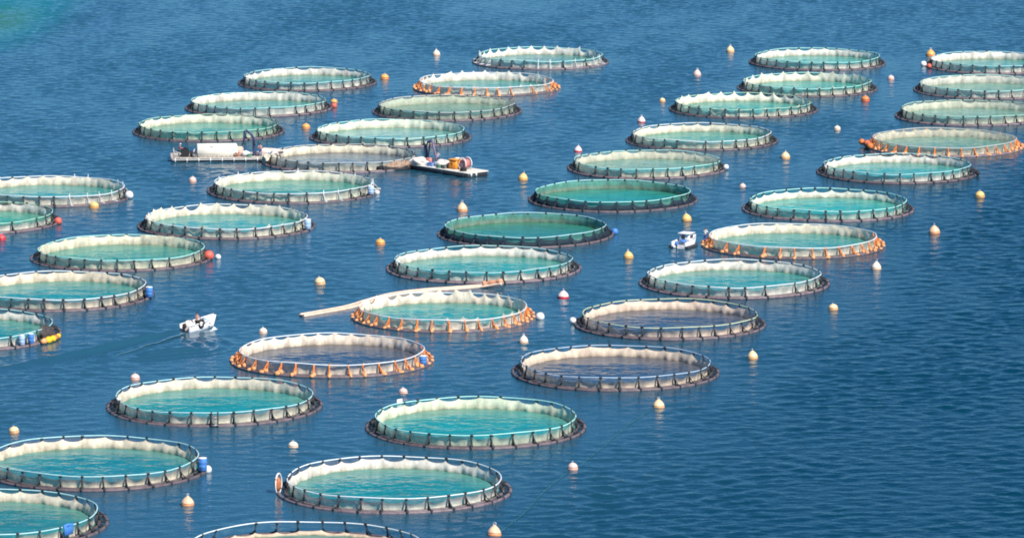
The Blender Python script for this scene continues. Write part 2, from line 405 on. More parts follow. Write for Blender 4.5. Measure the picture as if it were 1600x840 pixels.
def fish_pen(idx, X, Y, R, label, kind='T', net='low', rail='cyan', side='teal', water=(1, 1, 1), cloth=(1, 1, 1), bird=False, full=None, slim=0.0, rot=None, wmat=None):
    rg = random.Random(idx*13+1); var = idx % 3; s = R/11.0
    rot = rg.uniform(0, TAU) if rot is None else rot
    t = thing('fish_pen', label, 'fish pen', (X, Y, 0), rot, 'round floating fish pens'); t.scale = (s, s, 1); t.rotation_euler.x = rg.uniform(-.004, .004); t.rotation_euler.y = rg.uniform(-.004, .004)
    PENS_XYR[idx] = (X, Y, R)
    npost = 34 if kind == 'O' else 30
    def part(name, me, col=None):
        o = link(name, me, None, t)
        if col: o.color = (*col, 1)
        return o
    g = rg.uniform(.8, 1.3)
    part('collar_pipe', cached(('co', var), lambda: ring_mesh('collar_pipe', var, 10.8, .05, .17), M_PIPE), (g, g*.97, g))
    part('collar_pipe', cached(('ci', var), lambda: ring_mesh('collar_pipe', var, 10.1, .06, .17), M_PIPE), (g*.8, g*.8, g*.8))
    part('handrail', cached(('hr', var), lambda: ring_mesh('handrail', var, 9.94, 1.22, .056, zj=.06), M_RAIL), RAILC[rail])
    wm = {'T': W_TEAL, 'O': W_TEAL, 'D': W_GREEN, 'B': W_BLUE}[kind] if wmat is None else wmat
    ws = link('submerged_net', cached(('w', var, wm.name), lambda: disc_mesh('submerged_net', var, 9.86, .05), wm), None, t)
    a_, b_, c_ = water; cr = (.022, .060, .115) if wm is W_BLUE else (.002, .245, .24)
    ws.color = (cr[0]*(1 if wm is W_BLUE else 1)+.022*(a_-1) if a_ > 1 else cr[0]*a_, cr[1]*b_, cr[2]*c_, 1); ws.rotation_euler.z = -rot
    if kind == 'D':
        part('net_curtain', cached(('cd', var), lambda: curtain('net_curtain', var, npost, 9.9, 9.75, 1.2, 1.12, -.05, 0, .05), net_mat('green net cloth', (.13, .37, .29), .8, (.05, .20, .12))), cloth)
        part('folded_net', cached(('fd', var), lambda: curtain('folded_net', var, npost, 10.12, 10.35, 1.02, .66, .12, .08, .09, 6, .1), M_DARKNET), (1, 1, 1))
    else:
        zp, zs = NETS[net]
        part('net_curtain', cached(('cn', var, net, npost), lambda: curtain('net_curtain', var, npost, 9.82, 9.62, zp, zs, -.05, .09 if net != 'spiky' else .20, .17), M_NET), cloth)
    if side:
        part('side_netting', cached(('sn', var, npost), lambda: curtain('side_netting', var, npost, 9.97, 9.93, 1.2, 1.17, .66, 0, .02, 3, .03), M_SIDE), SIDES[side])
    if full:
        part('lower_netting', cached(('ln', var, npost), lambda: curtain('lower_netting', var, npost, 9.93, 9.95, .68, .66, .10, 0, .02, 3, .03), M_SIDE), SIDES[full])
    if bird:
        part('bird_net', cached(('bn', var), lambda: disc_mesh('bird_net', var, 9.9, 1.24, 96, .35), M_BIRD), (1, 1, 1))
    for k in range(npost):
        q = TAU*k/npost+(rg.uniform(-1, 1)*.018)
        if rg.random() < .04: continue
        me = OPOST if kind == 'O' else (SLIM if rg.random() < slim else POST)
        o = link('stanchion', me, None, t); dr = WOB[var](q)
        o.location = (dr*math.cos(q), dr*math.sin(q), 0); o.rotation_euler.z = q
        o.scale = (1, rg.uniform(.8, 1.3), rg.uniform(.96, 1.06)); o.rotation_euler.x = rg.uniform(-.06, .06)
        if kind == 'O':
            f = link('float', OFLOAT, None, o)
            z = rg.uniform(.7, 1.3); f.scale = (1, z, rg.uniform(.75, 1.25)); f.location.y = rg.uniform(-.12, .12)
    return t

T = 'T'
PEN_TABLE = [
 (1, 4.6, 784.4, 11.0, 'cream-walled pen with spiky white net edge, farthest pen near the centre of the photo', T, dict(net='spiky', rail='aqua', water=(1.2, .85, 1.0), slim=.3)),
 (2, -31.7, 756.5, 10.9, 'farthest pen of the left half, with an orange buoy off its right end', T, dict(net='mid', rail='cyan', side='grey')),
 (3, -4.0, 750.0, 11.3, 'far pen with peach floats along its near rim, behind the grey-green netted pen', 'O', dict(net='spiky', rail='white', side='pale', slim=.4)),
 (4, -37.6, 725.4, 11.0, 'cream-netted pen with a peach buoy stacked against its right end', T, dict(net='high', rail='aqua', side='pale')),
 (5, -9.6, 721.2, 11.1, 'grey-green pen veiled by bird netting, before the far pen with peach floats', T, dict(net='mid', rail='grey', side='grey', full='grey', bird=True, water=(2.5, .95, .8), cloth=(.72, .82, .72))),
 (6, -43.4, 698.6, 11.05, 'green-toned pen directly behind the long white-cargo work barge', T, dict(net='high', rail='green', side='green', full='green', cloth=(.95, 1, .9), water=(1.5, 1, .85))),
 (7, -17.1, 692.6, 11.5, 'pale aqua pen behind the crane of the dark-hulled work raft', T, dict(net='high', rail='aqua', side='aqua', water=(6, 1.25, 1.25), cloth=(.95, 1.05, .95))),
 (8, -23.1, 666.6, 10.9, 'sandy-walled pen with blue water moored between the two work barges', 'B', dict(net='tan', rail='grey', side='pale', water=(5, 3, 2.0), cloth=(.95, .95, .82))),
 (9, -60.3, 634.9, 11.0, 'cream and grey pen at the left edge with a yellow buoy before its front', T, dict(net='high', rail='white', side='mauve', slim=.35, cloth=(1, .96, .88))),
 (10, -28.6, 638.8, 11.45, 'white-edged pen in front of the sandy-walled pen, pale drum at its right end', T, dict(net='high', rail='white', side='mauve', cloth=(1.05, 1.05, .95), water=(2, 1, .85), slim=.2)),
 (11, -67.7, 611.6, 11.0, 'green-railed pen cut by the left edge, dull red float at its right', T, dict(net='mid', rail='green', side='green', water=(1, 1.15, .8))),
 (12, -35.6, 608.3, 11.3, 'white-edged pen with a pale blue drum standing at its right end, left of centre', T, dict(net='spiky', rail='white', side='mauve', cloth=(1.05, 1.02, .92), water=(1.5, 1.1, 1.1))),
 (13, -46.7, 583.2, 11.0, 'olive and teal pen with a red float and a white float on its right end', T, dict(net='high', rail='aqua', side='pale', cloth=(.98, .97, .82), water=(1.6, 1, .85))),
 (14, -51.7, 555.2, 11.0, 'tan-walled pen at the left edge with a bright blue drum at its right end', T, dict(net='tan', rail='white', side='mauve', cloth=(1, .90, .78), water=(1, .9, .95))),
 (15, -59.9, 529.3, 11.0, 'teal pen cut by the left edge, yellow floats and blue drums on its right', T, dict(net='low', rail='cyan', side='aqua', water=(1, .85, .85))),
 (16, -30.0, 487.0, 10.9, 'turquoise pen with a grey front and boarding ladder, below the nearest orange-post pen', T, dict(net='mid', rail='cyan', side='mauve', cloth=(1, .95, .85), water=(1, .9, .95))),
 (17, -39.4, 455.7, 11.0, 'large left-edge teal pen with a blue drum and white ball float at its right', T, dict(net='low', rail='cyan', side='mauve', cloth=(1, .93, .80), water=(1, .72, .85))),
 (18, -47.0, 430.4, 11.0, 'teal pen in the lower left corner with a blue cloth hanging on its near rim', T, dict(net='low', rail='cyan', side='teal', cloth=(1, .95, .85), water=(1.5, .68, .75))),
 (19, -10.9, 445.6, 10.9, 'large pen at the bottom centre with a hooped brown float at its left end', T, dict(net='low', rail='white', side='mauve', water=(1, .8, .88))),
 (20, -17.8, 416.4, 10.9, 'pen cut off by the bottom edge, only its far rail and net showing', T, dict(net='sunk', rail='white', side='blue', water=(1.5, .45, .6), cloth=(.90, .74, .62))),
 (21, -3.6, 475.8, 11.05, 'green-tinged pen with grey-green front and a white board on its far left rail', T, dict(net='mid', rail='aqua', side='aqua', full='grey', cloth=(.90, 1.02, .86), water=(1, .95, 1.0))),
 (22, 10.7, 506.0, 10.9, 'nearer of the two blue-water pens with pinkish nets, pale blue handrail', 'B', dict(net='low', rail='blue', side='blue', cloth=(1.02, .88, .76))),
 (23, 17.4, 536.1, 10.7, 'farther of the two blue-water pens with pinkish nets, yellow-green rail', 'B', dict(net='low', rail='lime', side='blue', cloth=(1.05, .88, .78))),
 (24, 25.8, 563.8, 11.2, 'cream and teal pen just in front of the right-hand pen with peach floats', T, dict(net='mid', rail='white', side='pale', water=(.9, .95, 1.0))),
 (25, -19.0, 513.4, 10.8, 'nearest orange-post pen, its water dark blue', 'O', dict(net='high', rail='white', side='blue', wmat=W_BLUE, cloth=(1.06, .98, .90))),
 (26, -7.6, 540.8, 10.4, 'orange-post pen of teal water with a long white pipe lying behind it', 'O', dict(net='spiky', rail='white', side='pale', cloth=(1.08, 1, .92))),
 (27, -3.4, 574.5, 11.5, 'teal pen touched at its front by the orange end of the long white pipe', T, dict(net='mid', rail='cyan', side='teal', water=(1, 1.05, 1.0))),
 (28, 1.7, 601.3, 11.0, 'nearer of the two dark-sided green pens, blue float at its right end', 'D', dict(rail='cyan', side=None, water=(1.8, .75, .72))),
 (29, 13.0, 630.9, 10.97, 'farther of the two dark-sided green pens, bright emerald water', 'D', dict(rail='aqua', side=None, water=(1.2, 1.0, 1.0))),
 (30, 18.2, 660.5, 10.9, 'aqua-railed pen with a pink and white buoy just behind its left end', T, dict(net='mid', rail='aqua', side='aqua', bird=True, water=(2, 1.1, 1.1), cloth=(1, .98, .86))),
 (31, 26.8, 688.9, 10.8, 'beige-walled pen with a pinkish patched front, behind the aqua-railed bird-netted pen', T, dict(net='mid', rail='white', side='pale', cloth=(.95, .95, .84), water=(1.5, 1.1, .95))),
 (32, 34.2, 723.9, 10.97, 'bright pen with jagged white net peaks along its back and white panels in front', T, dict(net='spiky', rail='green', side='teal', cloth=(1.08, 1.08, 1), water=(1, 1.2, 1.05))),
 (33, 45.2, 749.2, 10.7, 'jagged-netted turquoise pen with an orange-red buoy before its right end', T, dict(net='spiky', rail='aqua', side='green', cloth=(1, 1, .92), water=(1, 1.25, 1.15))),
 (34, 48.9, 783.1, 11.0, 'farthest pen right of the buoy gap, vivid turquoise with pinkish front', T, dict(net='mid', rail='aqua', side='teal', water=(1, 1.3, 1.2))),
 (35, 76.5, 778.4, 11.0, 'farthest pen at the right edge with an orange-yellow buoy behind its left end', T, dict(net='high', rail='cyan', side='teal', water=(1.5, 1, 1))),
 (36, 72.3, 746.5, 11.0, 'second pen down the right edge, green-cream with a dark left end', T, dict(net='high', rail='aqua', side='pale', bird=True, water=(2, 1.1, .95))),
 (37, 66.9, 715.6, 11.0, 'third pen down the right edge, milky green under bird netting', T, dict(net='mid', rail='green', side='grey', bird=True, cloth=(.9, .95, .85), water=(4, 1.2, 1.1))),
 (38, 60.4, 682.9, 11.2, 'orange-post pen at the right edge, red-orange floats bunched at its left', 'O', dict(net='tan', rail='grey', side='pale', bird=True, cloth=(.9, .85, .75), water=(2, 1, .9))),
 (39, 51.8, 656.4, 10.98, 'cream-walled turquoise pen directly in front of the orange-post pen at the right edge', T, dict(net='mid', rail='cyan', side='teal', water=(1, 1.15, 1.15))),
 (40, 40.4, 622.9, 11.05, 'turquoise pen with teal netting directly behind the orange-post pen beside the cabin boat', T, dict(net='low', rail='aqua', side='teal', full='aqua', water=(1, 1.3, 1.2), cloth=(.92, 1, .95))),
 (41, 34.2, 592.7, 11.1, 'orange-post pen of teal water with the small white cabin boat at its left end', 'O', dict(net='high', rail='white', side='pale', cloth=(1.02, .98, .88))),
]
PEN_SITES += [(r_[1], r_[2], r_[3]) for r_ in PEN_TABLE]
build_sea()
for idx, X, Y, R, lab, kind, kw in PEN_TABLE: fish_pen(idx, X, Y, R, lab, kind, **kw)
def pen_pt(idx, deg, r=1.0, z=0.0):
    X, Y, R = PENS_XYR[idx]; q = math.radians(deg); return Vector((X+R*r*math.cos(q), Y+R*r*math.sin(q), z))

# ------------------------------------------------------------------ mooring buoys
def buoy_meshes():
    a = MB().lathe([(.05, -.5), (.35, -.42), (.56, -.2), (.63, .02), (.63, .16), (.60, .26)], 24).mesh('float')
    c = MB().lathe([(.615, .26), (.60, .33), (.53, .50), (.39, .70), (.21, .87), (.10, .96), (.05, 1.0)], 24).mesh('cone_top')
    e = MB().tube([(.13*math.cos(q), 0, 1.08+.13*math.sin(q)) for q in (TAU*i/14 for i in range(14))], .035, 6, True).tube([(0, 0, .97), (0, 0, 1.02)], .05).mesh('lifting_eye')
    a2 = MB().lathe([(.05, -.5), (.34, -.42), (.54, -.22), (.62, .05), (.60, .22)], 24).mesh('float')
    c2 = MB().lathe([(.605, .22), (.57, .38), (.47, .56), (.30, .70), (.12, .77), (.05, .78)], 24).mesh('cone_top')
    e2 = MB().tube([(.10*math.cos(q), 0, .84+.10*math.sin(q)) for q in (TAU*i/14 for i in range(14))], .03, 6, True).mesh('lifting_eye')
    return (a, c, e), (a2, c2, e2)
BM = buoy_meshes()
M_BUOY = mat('buoy plastic', (1, 1, 1), .42, .16, 3, tint=True)
for grp in BM:
    for me in grp: me.materials.append(M_BUOY)
BC = dict(cream=((.86, .64, .36), (.76, .40, .18)), white=((.87, .74, .58), (.78, .50, .34)), yellow=((.84, .56, .20), (.72, .36, .10)), peach=((.84, .54, .34), (.74, .32, .14)),
          orange=((.80, .42, .12), (.72, .27, .08)), redbase=((.82, .66, .62), (.55, .035, .06)), redorange=((.75, .25, .08), (.62, .12, .04)), red=((.72, .08, .09), (.55, .03, .05)), pink=((.80, .58, .50), (.72, .42, .32)))
def buoy(x, y, wpx, colr, shape, label, tilt=0.0):
    p = at(x, y); sc = wpx/(F_PX/math.hypot(p.y, CAM_H))/1.27
    t = thing('mooring_buoy', label, 'buoy', p, random.uniform(0, TAU), 'mooring buoys'); t.scale = (sc, sc, sc*random.uniform(.9, 1.05)); t.location.z = random.uniform(-.10, .02)
    t.rotation_euler.x = tilt
    for n, me, c in zip(('float', 'cone_top', 'lifting_eye'), BM[shape], (BC[colr][1], BC[colr][0], (.55, .6, .62))):
        o = link(n, me, None, t); o.color = (*c, 1)
BUOYS = [
 (682, 86, 12, 'white', 0, 'white buoy left of the farthest centre pen'),
 (601, 123, 14, 'orange', 1, 'round orange buoy at the right end of the farthest left-half pen'),
 (522, 160, 11.5, 'orange', 1, 'orange-pink buoy touching the right end of the cream-netted far left pen'),
 (478, 200, 14, 'orange', 1, 'orange buoy in open water between the green-toned pen and the pale aqua pen'),
 (1141, 81, 13, 'cream', 0, 'small cream buoy, the farthest one left of the vivid turquoise far pen'),
 (1089, 118, 13, 'pink', 0, 'pinkish white buoy in the far gap, second farthest of its string'),
 (1035, 159, 10, 'cream', 1, 'tiny pale yellow buoy left of the jagged-netted pen with white panels'),
 (1002, 191, 13, 'redbase', 0, 'pale pink buoy with red base behind the beige-walled pen'),
 (1454, 87, 15, 'orange', 0, 'orange-yellow buoy behind the left end of the farthest right-edge pen'),
 (1392, 124, 11, 'pink', 1, 'small white-pink buoy right of the jagged-netted turquoise pen'),
 (1352, 158, 14, 'redorange', 1, 'orange-red buoy just before the right end of the jagged-netted turquoise pen'),
 (1308, 203, 11, 'white', 1, 'small white buoy between the beige-walled pen and the right-edge orange-post pen'),
 (903, 237, 13, 'redbase', 0, 'white buoy with red base behind the left end of the aqua-railed pen'),
 (1227, 247, 15, 'cream', 0, 'cream-yellow buoy left of the cream-walled turquoise pen'),
 (1160, 293, 11, 'pink', 1, 'small pale peach buoy right of the emerald-water dark-sided pen'),
 (817, 281, 15, 'yellow', 0, 'yellow buoy left of the emerald-water dark-sided pen'),
 (301, 284, 12.5, 'pink', 1, 'peach ball buoy in front of the long white-cargo work barge'),
 (147, 324, 16, 'yellow', 1, 'yellow buoy before the front of the cream and grey left-edge pen'),
 (722, 329, 17.5, 'peach', 0, 'peach buoy with orange base behind the nearer dark-sided pen, left of its centre'),
 (594, 381, 16, 'orange', 1, 'orange buoy in open water left of the nearer dark-sided pen'),
 (982, 403, 16, 'yellow', 0, 'orange-yellow buoy left of the small white cabin boat, below the dark-sided pen'),
 (1073, 345, 16, 'yellow', 0, 'golden buoy directly behind the small white cabin boat'),
 (1531, 308, 16, 'yellow', 1, 'flat-topped yellow buoy near the right edge, right of the cream-walled turquoise pen'),
 (1460, 364, 18, 'peach', 0, 'large peach buoy with tall cone, alone in open water right of the orange-post pen'),
 (1369, 420, 16, 'white', 0, 'white buoy just below the right end of the orange-post pen with the boat'),
 (1302, 483, 16, 'cream', 1, 'cream buoy with peach base below the right end of the cream and teal pen'),
 (880, 465, 18, 'redbase', 0, 'white buoy with dark red base above the left end of the yellow-green-railed pen'),
 (818, 535, 15, 'white', 0, 'white buoy just behind the nearer blue-water pen, left of its centre'),
 (411, 519, 14, 'white', 1, 'pale buoy just behind the nearest orange-post pen'),
 (500, 444, 18, 'cream', 1, 'big round cream buoy above the free end of the long white pipe'),
 (211, 592, 16, 'pink', 1, 'pale peach buoy above the left end of the turquoise pen with a grey front'),
 (630, 613, 15, 'pink', 1, 'pale peach buoy above the pen with the white board on its rail'),
 (458, 697, 17, 'white', 1, 'off-white buoy behind the left part of the large bottom-centre pen'),
 (22, 675, 17, 'cream', 1, 'cream-yellow buoy near the left edge behind the large left-edge teal pen'),
 (293, 788, 21, 'peach', 0, 'large cream and peach cone buoy just below the large left-edge teal pen'),
 (895, 733, 17, 'pink', 1, 'tilted pinkish ball buoy below the right end of the pen with the white board'),
 (1029, 635, 19, 'cream', 0, 'cream cone buoy in front of the nearer blue-water pen'),
 (1176, 559, 17, 'cream', 0, 'tall cream cone buoy below the right end of the yellow-green-railed pen'),
 (772, 835, 22.5, 'peach', 0, 'largest buoy, cream and peach, at the bottom edge below the large bottom-centre pen'),
 (2, 375, 15, 'red', 1, 'red buoy cut by the left edge'),
]
for x, y, wp, c, sh, lab in BUOYS: buoy(x, y, wp, c, sh, lab, tilt=random.uniform(-.17, .17))

# ------------------------------------------------------------------ drums, floats and small gear on the pens
M_BLUE = mat('blue drum plastic', (.07, .24, .62), .45, .2, 3)
M_PBLUE = mat('pale blue drum plastic', (.42, .58, .80), .5, .2, 3)
M_WHITE = mat('white plastic', (.80, .80, .78), .5, .15, 3)
M_STEEL = mat('galvanised steel', (.42, .43, .44), .45, .25, 3, metal=.5)
M_BLACK = mat('black rubber', (.022, .022, .025), .7, .3, 4)
M_YELLOW = mat('yellow float plastic', (.85, .55, .03), .5, .2, 3)
M_REDF = mat('faded red float', (.68, .14, .10), .5, .25, 3)
M_BROWN = mat('brown orange float', (.50, .17, .07), .55, .3, 3)
def drum(loc, m, label, h=.95, r=.32, name='plastic_drum', rz=0.0, group=None):
    t = thing(name, label, 'drum', loc, rz, group)
    build(MB().lathe([(r*.94, 0), (r, .03), (r, h*.30), (r*1.05, h*.33), (r, h*.36), (r, h*.64), (r*1.05, h*.67), (r, h*.70), (r, h-.05), (r*.94, h)], 20), 'barrel', m, t)
    build(MB().lathe([(r*.96, h), (r*.98, h+.05), (r*.8, h+.06), (.03, h+.065)], 20), 'lid', M_WHITE, t)
def ballfloat(loc, r, m, label, name='ball_float'):
    t = thing(name, label, 'float', loc)
    build(MB().ball((0, 0, r*.55), r, 18), 'ball', m, t)
    build(MB().tube([(.1*math.cos(q)*r/.4, 0, r*1.6+.1*math.sin(q)) for q in (TAU*i/12 for i in range(12))], .03, 6, True), 'eye', M_BLACK, t)
drum(pen_pt(17, -12, .965, .26), M_BLUE, 'bright blue drum on the right end of the large left-edge teal pen', 1.15, .42)
ballfloat(at(324, 737), .42, M_WHITE, 'white ball float beside the blue drum of the large left-edge teal pen')
drum(pen_pt(14, -12, .97, .26), M_BLUE, 'blue drum on the right end of the tan-walled left-edge pen', 1.1, .42)
drum(pen_pt(12, -20, .965, .26), M_PBLUE, 'pale blue drum on the right end of the white-edged pen left of centre', 1.15, .42)
drum(pen_pt(10, -22, .965, .26), M_PBLUE, 'pale blue drum on the pen in front of the sandy-walled pen', 1.0, .4)
ballfloat(at(589, 303), .35, M_WHITE, 'small white float beside the pale blue drum of the pen before the sandy-walled one')
drum(pen_pt(25, -22, .965, .26), M_BLUE, 'blue drum among the orange posts at the right of the nearest orange-post pen', .9, .4)
drum(pen_pt(15, -47, .965, .26), M_PBLUE, 'pale blue drum nearer the left edge on the teal pen with yellow floats', 1.0, .33)
drum(pen_pt(15, -40, .965, .26), M_BLUE, 'blue drum next to the yellow floats on the left-edge teal pen', 1.0, .33)
ballfloat(pen_pt(28, 3, 1.0, .05), .45, M_BLUE, 'blue float at the right end of the nearer dark-sided pen')
ballfloat(pen_pt(13, -10, .97, .2), .62, M_REDF, 'dull red ball float on the right end of the olive and teal pen')
ballfloat(pen_pt(13, -4, 1.05, 0), .36, M_WHITE, 'small white ball float outside the red float of the olive and teal pen')
ballfloat(pen_pt(11, -8, 1.0, .1), .5, M_REDF, 'dull red float on the right end of the green-railed left-edge pen')
ballfloat(pen_pt(9, -14, 1.0, .15), .55, M_WHITE, 'grey-white ball float at the right end of the cream and grey left-edge pen')
ballfloat(pen_pt(26, -8, 1.04, .0), .5, M_WHITE, 'cream ball float at the right end of the pen with the long pipe behind it')
ballfloat(pen_pt(23, 178, 1.0, .12), .38, M_WHITE, 'small white float on the left end of the yellow-green-railed pen')
ballfloat(pen_pt(30, -8, .99, .2), .38, M_WHITE, 'grey-white float on the right end of the aqua-railed pen')
ballfloat(at(522, 168), .45, M_REDF, 'small red-pink float under the peach buoy at the cream-netted far left pen')
ballfloat(at(1443, 103), .5, M_WHITE, 'white float at the left end of the farthest right-edge pen')
ballfloat(pen_pt(35, 196, .99, .15), .42, M_REDF, 'red float on the left end of the farthest right-edge pen')
ballfloat(pen_pt(39, -14, .99, .15), .32, M_BLACK, 'small dark float on the right end of the cream-walled turquoise pen')
# brown round float hung in a white hoop at the left of the bottom-centre pen
p = pen_pt(19, 187, .985, .0)
t = thing('hooped_float', 'brown-orange float in a white hoop at the left of the bottom-centre pen', 'float', p, 1.15)
build(MB().blob((0, 0, .85), (.34, .34, .66), 3, .05), 'float_body', M_BROWN, t)
build(MB().tube([(.62*math.cos(q), -.1, .85+.98*math.sin(q)) for q in (TAU*i/28 for i in range(28))], .075, 8, True), 'hoop', M_WHITE, t)
# white board on pen 21
p = pen_pt(21, 138, .925, .55)
t = thing('white_board', 'plain white board standing on the far left rail of the green-tinged pen', 'board', p, math.radians(138-90))
build(MB().box((0, 0, .55), (.75, .06, 1.0)), 'board_panel', M_WHITE, t)
for s in (-1, 1): build(MB().tube([(s*.28, .06, -.3), (s*.28, .06, .95)], .035), 'support', M_STEEL, t)
# ladder-like frame on pen 16 front
p = pen_pt(16, -86, .98, 0)
t = thing('boarding_ladder', 'small grey boarding ladder on the front of the turquoise pen with a grey front', 'ladder', p, math.radians(-86+90))
for s in (-1, 1): build(MB().tube([(s*.32, -.35, -.1), (s*.32, -.05, .5), (s*.32, .15, 1.45)], .07), 'rail', M_BLACK, t)
build(MB().tube([(-.32, -.22, .2), (.32, -.22, .2)], .05).tube([(-.32, -.05, .55), (.32, -.05, .55)], .05).tube([(-.32, .05, .9), (.32, .05, .9)], .05), 'rungs', M_STEEL, t)
# yellow floats bunched on pen 15, dark net bundle behind them
t = thing('float_bundle', 'bundle of yellow floats tied on the right end of the left-edge teal pen', 'float bundle', pen_pt(15, -22, 1.0, 0), math.radians(-22))
for k, (dx, dy, r) in enumerate(((0, -2.0, .42), (.1, -1.1, .5), (.15, -.2, .45), (.05, .7, .4), (-.1, 1.5, .36))):
    build(MB().blob((dx, dy, .3), (r*.8, r*1.15, r*.8), k, .06), 'float', M_YELLOW if k in (1, 2, 4) else (M_OFLOAT if k == 0 else M_BROWN), t)
o = build(MB().blob((0, 0, .55), (.7, 1.5, .75), 5, .25, 30, 16), 'net_heap', mat('dark wet net', (.07, .06, .06), .8, .5, 5), None, pen_pt(15, -18, .90, .2), math.radians(-18))
o['label'] = 'dark heap of wet net on the right end of the left-edge teal pen'; o['category'] = 'net heap'
# blue cloth on pen 18
t = build(MB().box((0, 0, 0), (1.1, .10, .85)).blob((0, .05, .42), (.6, .16, .16), 4, .2), 'hanging_cloth', M_BLUE, None, pen_pt(18, -38, .925, .85), math.radians(-38+90))
t['label'] = 'blue cloth hung over the near rail of the lower left corner pen'; t['category'] = 'cloth'
# red-orange floats bunched at the left end of pen 38
t = thing('float_bundle', 'bunch of red-orange floats at the left end of the right-edge orange-post pen', 'float bundle', pen_pt(38, 190, .985, 0), math.radians(190))
for k in range(7):
    build(MB().blob((random.uniform(-.3, .3), -2.4+k*.8, .45+random.uniform(-.1, .25)), (.42, .45, .42), k, .06), 'float', M_REDF if k % 3 else M_OPOST, t)

# ------------------------------------------------------------------ long flexible pipe behind the orange-post pen
pp = [at(470, 494), at(505, 488), at(545, 480.5), at(580, 470), at(615, 461), at(660, 455), at(700, 452), at(740, 449), at(760, 447, .15), at(786, 443.2, .55)]
def smooth_path(P, n=8):
    out = []
    for i in range(len(P)-1):
        p0, p1, p2, p3 = P[max(0, i-1)], P[i], P[i+1], P[min(len(P)-1, i+2)]
        for k in range(n):
            u = k/n; out.append(.5*((2*p1)+(p2-p0)*u+(2*p0-5*p1+4*p2-p3)*u*u+(3*p1-p0-3*p2+p3)*u**3))
    return out+[P[-1]]
sp = smooth_path(pp); base = sp[0].copy(); base.z = 0
t = thing('floating_pipe', 'long pale pipe boom trailing left from behind the middle orange-post pen', 'pipe boom', base)
side = [Vector((0, 0, 0))]*len(sp)
def offset_path(P, d, dz):
    out = []
    for i, p in enumerate(P):
        q = (P[min(i+1, len(P)-1)]-P[max(i-1, 0)]).normalized(); n = Vector((-q.y, q.x, 0)); out.append(p-base+n*d+Vector((0, 0, dz)))
    return out
cut = int(len(sp)*.86)
M_BOOM = mat('pale pipe boom', (.82, .60, .46), .55, .25, 1.0)
build(MB().tube(offset_path(sp, -.42, .08), .17, 10), 'pipe', M_BOOM, t)
build(MB().tube(offset_path(sp, .42, .1)[1:-1], .16, 10), 'pipe', M_BOOM, t)
q1 = offset_path(sp, -.4, .16); q2 = offset_path(sp, .4, .16); vs = []
vs = [x for ab in zip(q1, q2) for x in ab]
build(MB().add(vs, [(2*i, 2*i+2, 2*i+3, 2*i+1) for i in range(len(q1)-1)]), 'webbing', mat('webbing net', (.52, .34, .25), .8, .45, .8), t)
build(MB().tube(offset_path(sp, -.2, .35)[cut:], [.30+.08*math.sin(i*1.7) for i in range(len(sp)-cut)], 10), 'wrapped_end', mat('faded orange wrap', (.68, .33, .20), .7, .4, 1.5), t)

